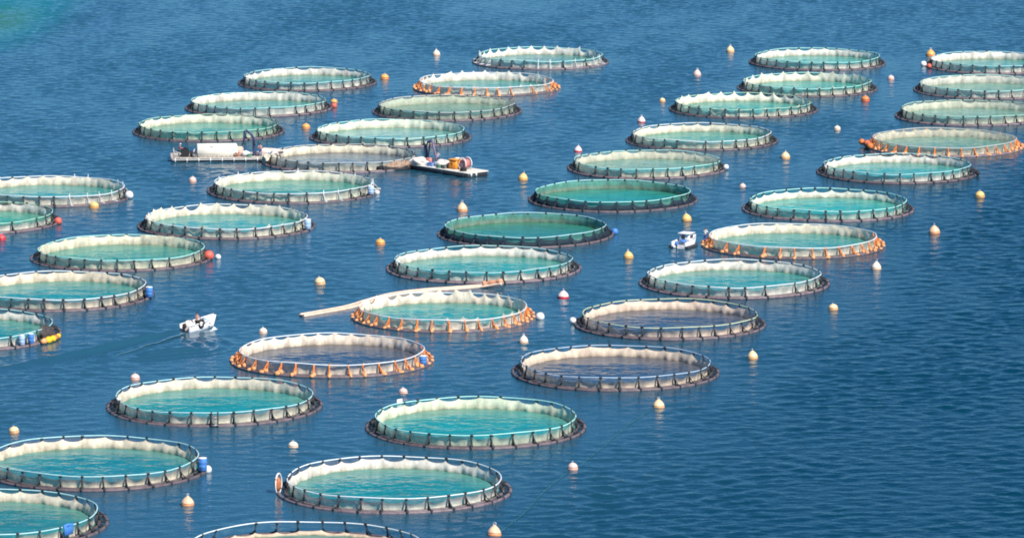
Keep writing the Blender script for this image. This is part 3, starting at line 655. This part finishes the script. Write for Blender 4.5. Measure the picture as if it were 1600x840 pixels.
# ------------------------------------------------------------------ people
M_SKIN = mat('skin', (.45, .26, .18), .6, .1, 4); M_HAIR = mat('dark hair', (.03, .022, .018), .7, .1, 4)
def skinned(name, pts, edges, rad, m, parent, sub=1):
    me = bpy.data.meshes.new(name); me.from_pydata(pts, edges, []); me.update(); me.materials.append(m)
    o = bpy.data.objects.new(name, me); COL.objects.link(o); o.parent = parent
    md = o.modifiers.new('skin', 'SKIN'); md.use_smooth_shade = True
    if not me.skin_vertices: return o
    for i, r in enumerate(rad):
        sv = me.skin_vertices[0].data[i]; sv.radius = (r if isinstance(r, tuple) else (r, r)); sv.use_root = (i == 0)
    o.modifiers.new('subdivision', 'SUBSURF').levels = sub; o.modifiers['subdivision'].render_levels = sub
    return o
def person(loc, rz, label, shirt, trousers, lean=0.0, reach=.35, seated=False, cap=None):
    t = thing('person', label, 'person', loc, rz)
    hip = Vector((0, 0, .93 if not seated else .50))
    def up(h, fwd=0.0, x=0.0): return Vector((x, hip.y+math.sin(lean)*h+fwd, hip.z+math.cos(lean)*h))
    P = [hip, up(.25), up(.50), up(.60), up(.70), up(.80, .01)]; E = [(0, 1), (1, 2), (2, 3), (3, 4), (4, 5)]; Rr = [(.16, .11), (.14, .10), (.17, .10), .055, .095, .085]
    for s in (-1, 1):
        b = len(P); P += [up(.50, 0, s*.20), up(.26, .06+reach*.2, s*.26), up(.20+reach*.15, .10+reach, s*.20), up(.20+reach*.17, .18+reach, s*.19)]
        Rr += [.06, .045, .033, .035]; E += [(2, b), (b, b+1), (b+1, b+2), (b+2, b+3)]
        b = len(P)
        if seated: L = [Vector((s*.11, .08, hip.z-.02)), Vector((s*.14, .48, hip.z)), Vector((s*.14, .50, .10)), Vector((s*.14, .68, .05))]
        else: L = [Vector((s*.10, 0, .86)), Vector((s*.13, .03-lean*.1, .48)), Vector((s*.15, -.03, .09)), Vector((s*.16, .15, .04))]
        P += L; Rr += [.10, .065, .045, .04]; E += [(0, b), (b, b+1), (b+1, b+2), (b+2, b+3)]
    skinned('body', [tuple(v) for v in P], E, Rr, M_SKIN, t)
    q = [P[0]+Vector((0, 0, .05)), P[1], P[2], P[2]*.6+P[3]*.4]; PE = list(q); EE = [(0, 1), (1, 2), (2, 3)]; RR = [(.185, .135), (.165, .125), (.19, .125), (.11, .09)]
    for b in (6, 14):
        k = len(PE); PE += [P[b], P[b+1]]; EE += [(2, k), (k, k+1)]; RR += [.08, .068]
    skinned('shirt', [tuple(v) for v in PE], EE, RR, shirt, t)
    PE = [P[0]]; EE = []; RR = [(.185, .14)]
    for b in (10, 18):
        k = len(PE); PE += [P[b], P[b+1], P[b+2]]; EE += [(0, k), (k, k+1), (k+1, k+2)]; RR += [.12, .085, .068]
    skinned('trousers', [tuple(v) for v in PE], EE, RR, trousers, t)
    h = P[5]; build(MB().blob((h.x, h.y-.015, h.z+.035), (.105, .12, .095), 2, .05, 16, 10), 'cap' if cap else 'hair', cap or M_HAIR, t)
    return t
M_SH_PINK = mat('pink shirt cloth', (.70, .36, .33), .8, .15, 4); M_SH_WHITE = mat('white shirt cloth', (.78, .78, .76), .8, .12, 4)
M_TR_BLUE = mat('blue trouser cloth', (.05, .12, .36), .8, .2, 4); M_SH_RED = mat('crimson shirt cloth', (.55, .04, .12), .8, .15, 4)
M_TR_DARK = mat('dark trouser cloth', (.03, .035, .05), .8, .2, 4); M_SH_BLUE = mat('light blue shirt cloth', (.35, .50, .72), .8, .12, 4)

# ------------------------------------------------------------------ long work barge with the covered white cargo
M_DECK = mat('grey deck boards', (.52, .47, .41), .7, .25, 2.5); M_HULLD = mat('dark hull paint', (.035, .04, .048), .5, .35, 2)
M_TARP = mat('cream tarpaulin', (.84, .80, .68), .75, .08, 1.2); M_CRANE = mat('dark blue crane paint', (.035, .055, .13), .45, .3, 3)
M_HULLW = mat('white hull paint', (.80, .80, .80), .4, .1, 2)
A = at(268, 254); Bp = at(426, 252); d = Bp-A; L1 = d.length; ang = math.atan2(d.y, d.x)
t = thing('work_barge', 'long low work barge with cream covered cargo and small crane, behind a peach buoy', 'barge', A, ang)
BW = 5.2
build(MB().box((L1/2, BW/2, .12), (L1-.1, BW, .55)), 'hull', M_HULLD, t)
build(MB().box((L1/2, BW/2, .52), (L1+.1, BW+.15, .16)), 'deck', M_DECK, t)
build(MB().box((L1/2, -.10, .34), (L1-.2, .08, .10)), 'rubbing_strake', M_WHITE, t)
for k in range(9):
    x = .5+k*(L1-1.0)/8
    build(MB().tube([(x, -.16, .02), (x, -.16, .55)], .075), 'fender', M_WHITE, t)
for k in range(12):
    x = 3.1+k*.62; build(MB().tube([(x, .12, .6), (x, .12, 1.05)], .035), 'rail_post', M_STEEL, t)
build(MB().tube([(3.1, .12, 1.05), (10.0, .12, 1.05)], .03), 'hand_rail', M_STEEL, t)
# gantry at the left end
build(MB().tube([(.35, .2, .6), (.35, .2, 1.5), (.35, 3.6, 1.5), (.35, 3.6, .6)], .08).tube([(1.1, .2, .6), (1.1, .2, 1.3), (.35, .2, 1.5)], .06), 'end_frame', M_DECK, t)
w_ = build(MB().tube([(1.9, .9, 1.15), (1.9, 2.6, 1.15)], .42, 16).tube([(1.9, .8, 1.15), (1.9, .9, 1.15)], .6, 18).tube([(1.9, 2.6, 1.15), (1.9, 2.7, 1.15)], .6, 18), 'net_winch', M_BLACK, t)
build(MB().box((1.9, 1.7, .75), (.9, 1.6, .35)), 'winch_base', M_HULLD, t)
build(MB().box((2.8, 1.2, 1.0), (.5, .6, .8)), 'control_box', M_BLACK, t)
# crane
cx = 10.5
c = build(MB().lathe([(.36, .58), (.34, .8), (.22, .9), (.20, 1.9), (.24, 2.0)], 14, (cx+.85, 1.6, 0)), 'crane_column', M_CRANE, t)
build(MB().tube([(cx+.85, 1.6, 1.9), (cx+.82, 1.65, 2.9), (cx+.45, 1.7, 3.55), (cx-.25, 1.8, 4.1)], [.22, .20, .17, .14], 8), 'crane_boom', M_CRANE, t)
build(MB().tube([(cx-.25, 1.8, 4.1), (cx-.35, 1.8, 3.3), (cx-.8, 1.85, 2.0)], [.15, .13, .10], 8), 'crane_jib', M_CRANE, t)
# separate cargo and people
def local(t_org, ang, x, y, z): return t_org+Vector((math.cos(ang)*x-math.sin(ang)*y, math.sin(ang)*x+math.cos(ang)*y, z))
o = build(MB().box((0, 0, .74), (5.6, 2.9, 1.45), 0, .98, bv=.10).blob((-.9, -.2, 1.38), (1.6, 1.25, .20), 8, .2).blob((1.3, -.1, 1.38), (1.3, 1.25, .17), 9, .2), 'covered_cargo', M_TARP, None, local(A, ang, 6.3, 2.3, .61), ang)
o['label'] = 'big cream tarpaulin-covered cargo block on the long work barge'; o['category'] = 'cargo'
o = build(MB().blob((0, 0, .45), (.75, .9, .55), 12, .2, 26, 14), 'feed_sack', M_WHITE, None, local(A, ang, 3.75, 2.0, .6), ang)
o['label'] = 'white sack slumped at the left end of the covered cargo'; o['category'] = 'sack'
o = build(MB().blob((0, 0, .55), (.55, .6, .75), 13, .2, 26, 14), 'net_heap', mat('peach net cloth', (.78, .48, .38), .8, .25, 4), None, local(A, ang, 9.35, 1.5, .6), ang)
o['label'] = 'upright peach-coloured net bundle at the right end of the covered cargo'; o['category'] = 'net heap'
o = build(MB().blob((0, 0, .35), (.6, .6, .42), 14, .15, 26, 14), 'feed_sack', M_WHITE, None, local(A, ang, 10.2, .9, .6), ang)
o['label'] = 'small white sack beside the peach bundle on the long barge'; o['category'] = 'sack'
o = build(MB().blob((0, 0, .35), (1.7, .9, .50), 15, .3, 34, 16), 'net_heap', mat('pinkish net cloth', (.70, .58, .52), .85, .35, 4), None, local(A, ang, 13.5, 1.9, .6), ang)
o['label'] = 'low pinkish white net heap at the right end of the long barge'; o['category'] = 'net heap'
person(local(A, ang, 12.15, .8, .60), ang+PI*.9, 'person in pink shirt and blue trousers right of the long barge crane', M_SH_PINK, M_TR_BLUE, .15, .3)
person(local(A, ang, 1.05, 1.6, .60), ang-PI/2, 'person in crimson top and white cap at the left end of the barge', M_SH_RED, M_TR_DARK, .3, .35, cap=M_WHITE)
o = build(MB().blob((0, 0, .5), (1.6, .75, .70), 16, .3, 36, 18), 'net_heap', mat('sandy net cloth', (.66, .58, .44), .85, .35, 4), None, pen_pt(8, 186, .955, .15), math.radians(100))
o['label'] = 'sandy net pile on the left end of the sandy-walled pen'; o['category'] = 'net heap'

A1, ang1 = A, ang
# ------------------------------------------------------------------ dark-hulled crane raft
A = at(641, 264.5); Cn = at(731, 278.5); d = Cn-A; L2 = d.length; ang = math.atan2(d.y, d.x)
D2 = at(757, 268)-Cn; W2 = max(3.2, D2.length*.62)
t = thing('work_raft', 'dark-hulled work raft with pale deck, folded blue crane and orange bin', 'barge', A, ang)
W2 = 3.6
build(MB().box((L2/2, W2/2, .22), (L2, W2, .72)), 'hull', M_HULLD, t)
build(MB().box((L2/2, W2/2, .64), (L2+.15, W2+.15, .14)), 'deck', mat('pale deck paint', (.74, .70, .62), .6, .2, 2.5), t)
build(MB().box((L2-.9, -.03, .30), (.06, .06, .5)).box((L2*.55, -.03, .30), (.06, .06, .5)), 'hull_fitting', M_STEEL, t)
for y_ in (.5, 1.4): build(MB().tube([(L2+.1, y_, .1), (L2+.1, y_, .75)], .13), 'fender', M_WHITE, t)
cc = 1.25
build(MB().lathe([(.45, .7), (.42, .95), (.26, 1.05), (.22, 2.5), (.25, 2.6)], 14, (cc-.25, 2.0, 0)), 'crane_column', M_CRANE, t)
build(MB().tube([(cc-.25, 2.0, 2.4), (cc-.45, 2.0, 3.0), (cc+.2, 2.0, 3.7), (cc+.9, 2.0, 3.95)], [.24, .22, .20, .18], 8).tube([(cc+.1, 2.0, 1.3), (cc+.55, 2.0, 3.6)], .10), 'crane_boom', M_CRANE, t)
build(MB().tube([(cc+.9, 2.0, 3.95), (cc+1.3, 1.9, 3.4), (cc+1.95, 1.8, 2.0), (cc+2.35, 1.7, .95)], [.19, .18, .15, .12], 8), 'crane_jib', mat('mauve crane paint', (.16, .13, .22), .5, .3, 3), t)
build(MB().box((cc+.9, 1.6, 1.2), (.9, .8, .9)), 'crane_seat', mat('faded red paint', (.55, .22, .20), .5, .3, 4), t)
M_SACK = mat('white sack cloth', (.80, .74, .66), .8, .15, 2.5)
o = build(MB().blob((0, 0, .38), (1.6, 1.1, .55), 21, .25, 34, 16), 'feed_sack', M_SACK, None, local(A, ang, .9, 1.0, .70), ang)
o['label'] = 'pinkish white sack pile at the foot of the raft crane'; o['category'] = 'sack'
o = build(MB().blob((0, 0, .35), (1.7, 1.0, .50), 22, .22, 34, 16), 'feed_sack', M_SACK, None, local(A, ang, 4.9, 1.9, .70), ang)
o['label'] = 'white sack pile in the middle of the raft deck'; o['category'] = 'sack'
o = build(MB().blob((0, 0, .5), (1.0, .9, .75), 23, .2, 34, 16), 'feed_sack', M_SACK, None, local(A, ang, 6.6, 2.8, .70), ang)
o['label'] = 'tall white sack behind the orange bin on the raft'; o['category'] = 'sack'
M_ORNG = mat('orange bin plastic', (.85, .33, .03), .5, .15, 3)
p = local(A, ang, 7.4, 1.5, .71); t2 = thing('fish_bin', 'bright orange bin with ribs on the raft deck', 'bin', p, ang+.15)
build(MB().box((0, 0, .62), (1.5, 1.2, 1.15), 0, .88), 'bin_body', M_ORNG, t2); build(MB().box((0, 0, 1.24), (1.42, 1.15, .14)), 'lid', M_ORNG, t2)
build(MB().box((.1, -.60, .6), (.09, .06, 1.0)).box((-.4, -.60, .6), (.07, .06, 1.0)), 'rib', M_BROWN, t2)
p = local(A, ang, 9.0, 1.9, .71); t2 = thing('hose_reel', 'round red and white reel at the right end of the raft deck', 'reel', p, ang)
build(MB().tube([(0, -.5, .85), (0, .5, .85)], .55, 20), 'hose', mat('faded red hose', (.66, .20, .17), .6, .25, 5), t2)
for s in (-1, 1): build(MB().tube([(.78*math.cos(q), s*.52, .85+.78*math.sin(q)) for q in (TAU*i/24 for i in range(24))], .07, 8, True).tube([(-.75, s*.52, .85), (.75, s*.52, .85)], .04).tube([(0, s*.52, .05), (0, s*.52, 1.6)], .04), 'reel_rim', M_WHITE, t2)
build(MB().tube([(-.7, -.52, 0), (-.0, -.52, .85), (.7, -.52, 0)], .06).tube([(-.7, .52, 0), (-.0, .52, .85), (.7, .52, 0)], .06), 'stand', M_STEEL, t2)
# clutter on the raft and the barge
def crate(loc, rz, m, label, size=(.8, .6, .5)):
    t = thing('crate', label, 'crate', loc, rz); X_, Y_, Z_ = size; b = MB()
    for zz in (.10, .5, .9): b.box((0, -Y_/2, Z_*zz), (X_, .05, .10)).box((0, Y_/2, Z_*zz), (X_, .05, .10)).box((-X_/2, 0, Z_*zz), (.05, Y_, .10)).box((X_/2, 0, Z_*zz), (.05, Y_, .10))
    for a in (-1, 1):
        for c in (-1, 1): b.box((a*X_/2, c*Y_/2, Z_/2), (.08, .08, Z_))
    build(b, 'frame', m, t); build(MB().box((0, 0, Z_*.45), (X_*.9, Y_*.88, Z_*.8)), 'contents', M_SACK, t)
def coil(loc, m, label, r=.45):
    b = MB()
    for k in range(4): b.tube([((r-.03*k)*math.cos(q), (r-.03*k)*math.sin(q), .07+.11*k) for q in (TAU*i/20 for i in range(20))], .07, 6, True)
    o = build(b, 'rope_coil', m, None, loc); o['label'] = label; o['category'] = 'rope'
M_ROPE = mat('green rope', (.10, .24, .18), .8, .3, 5)
crate(local(A, ang, 3.3, .8, .71), ang+.2, M_BLUE, 'blue crate on the raft deck between the crane jib and the sacks')
crate(local(A, ang, 6.2, .7, .71), ang-.1, M_HULLD, 'dark crate on the raft deck left of the orange bin', (.7, .6, .45))
coil(local(A, ang, 5.4, .55, .71), M_ROPE, 'green rope coil on the near edge of the raft deck', .4)
coil(local(A, ang, 9.9, .8, .71), M_BLACK, 'black hose coil at the right corner of the raft deck', .42)
person(local(A, ang, 2.6, 2.6, .71), ang+.3, 'person in blue top standing behind the raft crane jib', M_SH_BLUE, M_TR_DARK, .25, .35)
for x_ in (.3, 4.0, 8.0): build(MB().lathe([(.10, .7), (.10, .95), (.16, .97), (.16, 1.05), (.1, 1.06)], 12, (x_, W2-.25, 0)), 'bollard', M_BLACK, t)
crate(local(A1, ang1, 3.2, .9, .60), ang1, M_HULLD, 'dark crate at the left foot of the covered cargo', (.7, .6, .6))
crate(local(A1, ang1, 13.4, .7, .60), ang1+.1, M_BLUE, 'blue crate at the right end of the long barge', (.8, .6, .5))
coil(local(A1, ang1, 10.6, .45, .60), M_ROPE, 'green rope coil at the foot of the long barge crane', .35)
drum(local(A1, ang1, 8.9, .55, .60), M_BROWN, 'small brown drum before the peach bundle on the long barge', .6, .22)
# net pile on a black tube between raft and pen
p = at(590, 267); q_ = at(642, 264); m_ = (p+q_)/2; dd = q_-p
t2 = thing('towed_net', 'black floating tube heaped with brown net between the sandy-walled pen and the raft', 'net heap', m_, math.atan2(dd.y, dd.x))
hl = dd.length/2
build(MB().tube([(-hl, .3, .35), (-hl*.7, -.1, .28), (-hl*.2, -.45, .12), (hl*.4, -.5, .12), (hl, -.2, .2)], [.30, .38, .36, .3, .25], 12), 'tube', M_BLACK, t2)
build(MB().blob((hl*.22, .2, .45), (hl*.62, .8, .60), 31, .5, 44, 20).blob((-hl*.25, .0, .42), (.7, .5, .38), 33, .4).blob((hl*.72, .3, .6), (.6, .6, .5), 34, .4), 'net', mat('brown net', (.42, .29, .21), .85, .7, 6), t2)

# ------------------------------------------------------------------ boats
def hull_mesh(L, W, H, bow=.55, n=18, wall=.10, rise=.45):
    """open boat hull: bow towards +X, waterline at z=0"""
    def sec(u):
        w = W/2*(1-max(0, (u-(1-bow))/bow)**1.7*.97)*(1-.10*max(0, .3-u)/.3)
        h = H*(1+rise*u**2.5); return w, h
    vs = []; fs = []; m = 0
    for i in range(n+1):
        u = i/n; w, h = sec(u); x = -L/2+L*u
        prof = [(0, -.28+.15*u**3), (w*.62, -.20+.15*u**3), (w*.90, .05), (w, h), (w-wall*min(1, w*2), h), (max(0, w*.8-wall), .12), (0, .10)]
        loop = [(x+.55*max(0, z)*u**5, y, z) for y, z in prof]+[(x+.55*max(0, z)*u**5, -y, z) for y, z in reversed(prof[1:-1])]
        m = len(loop); vs += loop
    for i in range(n):
        for k in range(m): a, b = i*m+k, i*m+(k+1) % m; fs.append((a, a+m, b+m, b))
    fs.append(tuple(range(m-1, -1, -1)))   # transom
    fs.append(tuple(n*m+k for k in range(m)))
    return MB().add(vs, fs)
def outboard(t, x, y, m):
    o = build(MB().box((x, y, .80), (.55, .38, .50), 0, .85), 'outboard_motor', m, t)
    build(MB().tube([(x, y, .6), (x-.05, y, -.3)], .09), 'motor_leg', M_BLACK, o)
# skiff under way
p = at(311, 514); head = math.radians(49)
t = thing('skiff', 'open white skiff motoring away to the right and trailing a dark wake, carrying gear', 'boat', p, head)
t.rotation_euler.y = -.06; t.scale = (.80, .80, 1.0)
hm = hull_mesh(5.6, 2.2, .80, .68, wall=.12)
build(hm, 'hull', M_HULLW, t)
build(MB().box((-.5, 0, .19), (4.2, 1.35, .08)), 'floor', mat('grey floor paint', (.20, .20, .21), .7, .35, 4), t)
build(MB().tube([(x*5.6/6.6+(.3 if x > 2.5 else 0), y, z+.10) for x, y, z in ((-3.1, 1.08, .74), (-1, 1.13, .76), (.5, 1.10, .80), (1.8, .72, .93), (2.8, .24, 1.10), (3.2, 0, 1.16), (2.8, -.24, 1.10), (1.8, -.72, .93), (.5, -1.04, .83), (-1, -1.13, .76), (-3.1, -1.08, .74))], .07, 8), 'gunwale', M_WHITE, t)
build(MB().box((-1.2, 0, .48), (.4, 1.9, .08)), 'bench', M_DECK, t); build(MB().box((1.5, 0, .58), (.5, 1.4, .08)), 'bench', M_DECK, t)
build(MB().box((.2, -.1, .62), (.7, .8, .9)), 'console', M_TARP, t)
outboard(t, -2.78, .0, M_BLACK)
person(local(p, head, -.45, -.1, .12), head-PI/2, 'person in pink top steering at the middle of the skiff', M_SH_PINK, M_TR_DARK, .1, .3)
drum(local(p, head, 1.2, .1, .16), M_PBLUE, 'pale blue drum standing in the bow of the skiff', .95, .36)
o = build(MB().tube([(.38*math.cos(q), -.04, .5+.38*math.sin(q)) for q in (TAU*i/20 for i in range(20))], .15, 10, True), 'tyre', M_BLACK, None, local(p, head, -.5, -.78, .28), head)
o['label'] = 'black tyre standing inside the near side of the skiff'; o['category'] = 'tyre'
o = build(MB().blob((0, 0, .3), (.65, .62, .60), 41, .25, 30, 16), 'net_heap', mat('pale pink net', (.76, .64, .58), .85, .3, 4), None, local(p, head, -1.5, .1, .14), head)
o['label'] = 'pale pink net heaped in the stern of the skiff'; o['category'] = 'net heap'
# white water around the skiff
M_FOAM = mat('foam', (.75, .80, .82), .9, .2, 3)
vs = []; fs = []
def foam_strip(P, wids, seed):
    rg = random.Random(seed); mb = MB(); v = []
    for i, (q, wd) in enumerate(zip(P, wids)):
        d = (P[min(i+1, len(P)-1)]-P[max(0, i-1)]).normalized(); n = Vector((-d.y, d.x, 0))
        a, b = wd*rg.uniform(.4, 1.2), wd*rg.uniform(.4, 1.2)
        v += [q+n*a+Vector((0, 0, .012)), q+Vector((0, 0, .05)), q-n*b+Vector((0, 0, .012))]
    f = []
    for i in range(len(P)-1):
        for k in range(2): f.append((3*i+k, 3*i+k+1, 3*i+k+4, 3*i+k+3))
    return mb.add(v, f)
fb = MB()
for s in (-1, 1):
    P = [local(p, head, 2.1-k*.3, s*(.2+k*.10+(.8 if k > 3 else .25*k)), 0) for k in range(9)]
    q = foam_strip(P, [.1, .22, .3, .3, .28, .24, .18, .12, .05], 5+s); fb.add(q.v, q.f)
o = build(fb, 'foam', M_FOAM); o['kind'] = 'stuff'; o['label'] = 'thin white foam curling along the skiff and behind its stern'; o['category'] = 'foam'

n_ = 60; a_, b_ = at(288, 521), at(180, 556)
P = [a_.lerp(b_, k/n_)+Vector((.12*math.sin(k*.33), .25*math.sin(k*.21+.6), .05)) for k in range(n_+1)]
q = foam_strip(P, [.02]+[(.22*(1-k/n_)+.02)*(.55+.45*abs(math.sin(k*.9+math.sin(k*.37)*2))) for k in range(1, n_)]+[.01], 61)
o = build(q, 'aerated_water', mat('aerated wake water', (.11, .23, .31), .35, .4, 1.5)); o['kind'] = 'stuff'; o['label'] = 'thin pale streak of stirred water trailing left behind the skiff'; o['category'] = 'wake'

# small cabin boat
p = at(1072, 387); head = math.radians(62)
t = thing('cabin_boat', 'small white cabin boat with dark windows, moored beside an orange-post pen', 'boat', p+Vector((0, 1.2, 0)), head); t.scale = (.95, .95, .82)
hm = hull_mesh(4.4, 2.3, .95, .5)
build(hm, 'hull', M_HULLW, t)
bm = MB(); n = 14
pts = []
for i in range(n+1):
    u = i/n; w_2 = 1.12*(1-max(0, (u-.5)/.5)**2.2*.97); pts.append((-2.2+4.4*u+(.12 if u > .9 else 0), w_2, .10))
bm.tube(pts+[(x, -y, z) for x, y, z in reversed(pts)], .30, 8)
build(bm, 'bottom_band', M_HULLD, t)
build(MB().box((.2, 0, 1.35), (1.5, 1.5, 1.15), 0, .88), 'cabin', M_HULLW, t)
build(MB().box((.2, 0, 1.98), (1.75, 1.65, .12)), 'cabin_roof', M_WHITE, t)
M_GLASS = mat('dark glass', (.02, .03, .04), .1, .1, 3, spec=.8)
build(MB().box((.2, -.735, 1.5), (.8, .06, .42)), 'window', M_GLASS, t); build(MB().box((.2, .735, 1.5), (.8, .06, .42)), 'window', M_GLASS, t)
build(MB().box((.97, 0, 1.5), (.06, 1.0, .42)), 'windscreen', M_GLASS, t); build(MB().box((-.59, .1, 1.35), (.06, .5, .8)), 'door', M_GLASS, t)
build(MB().box((-1.75, 0, .98), (.10, 1.5, .10)).tube([(1.0, 0, 1.0), (2.25, 0, 1.3)], .03), 'bow_rail', M_STEEL, t)
outboard(t, -2.45, .1, M_BLUE)
build(MB().box((-1.35, -.2, .95), (.6, .8, .55)), 'engine_box', M_BLUE, t)
person(pen_pt(41, 176, .965, .28), math.radians(-40), 'person in white shirt and blue trousers standing on the pen beside the cabin boat', M_SH_WHITE, M_TR_BLUE, .2, .3)

# mooring ropes lying at the surface
def rope(pts, label, r=.05):
    P = smooth_path([at(*p) for p in pts], 6); base = P[0].copy(); base.z = 0
    o = build(MB().tube([p-base+Vector((0, 0, .03)) for p in P], r, 6), 'mooring_rope', mat('weedy teal rope', (.03, .14, .17), .8, .4, .5), None, base)
    o['label'] = label; o['category'] = 'rope'
rope([(777, 834), (818, 802), (850, 768), (889, 736)], 'faint teal mooring rope from the largest bottom buoy to the tilted pinkish buoy', .03)
rope([(901, 731), (940, 700), (985, 662), (1024, 637)], 'faint teal mooring rope from the tilted pinkish buoy up to the cream cone buoy', .025)
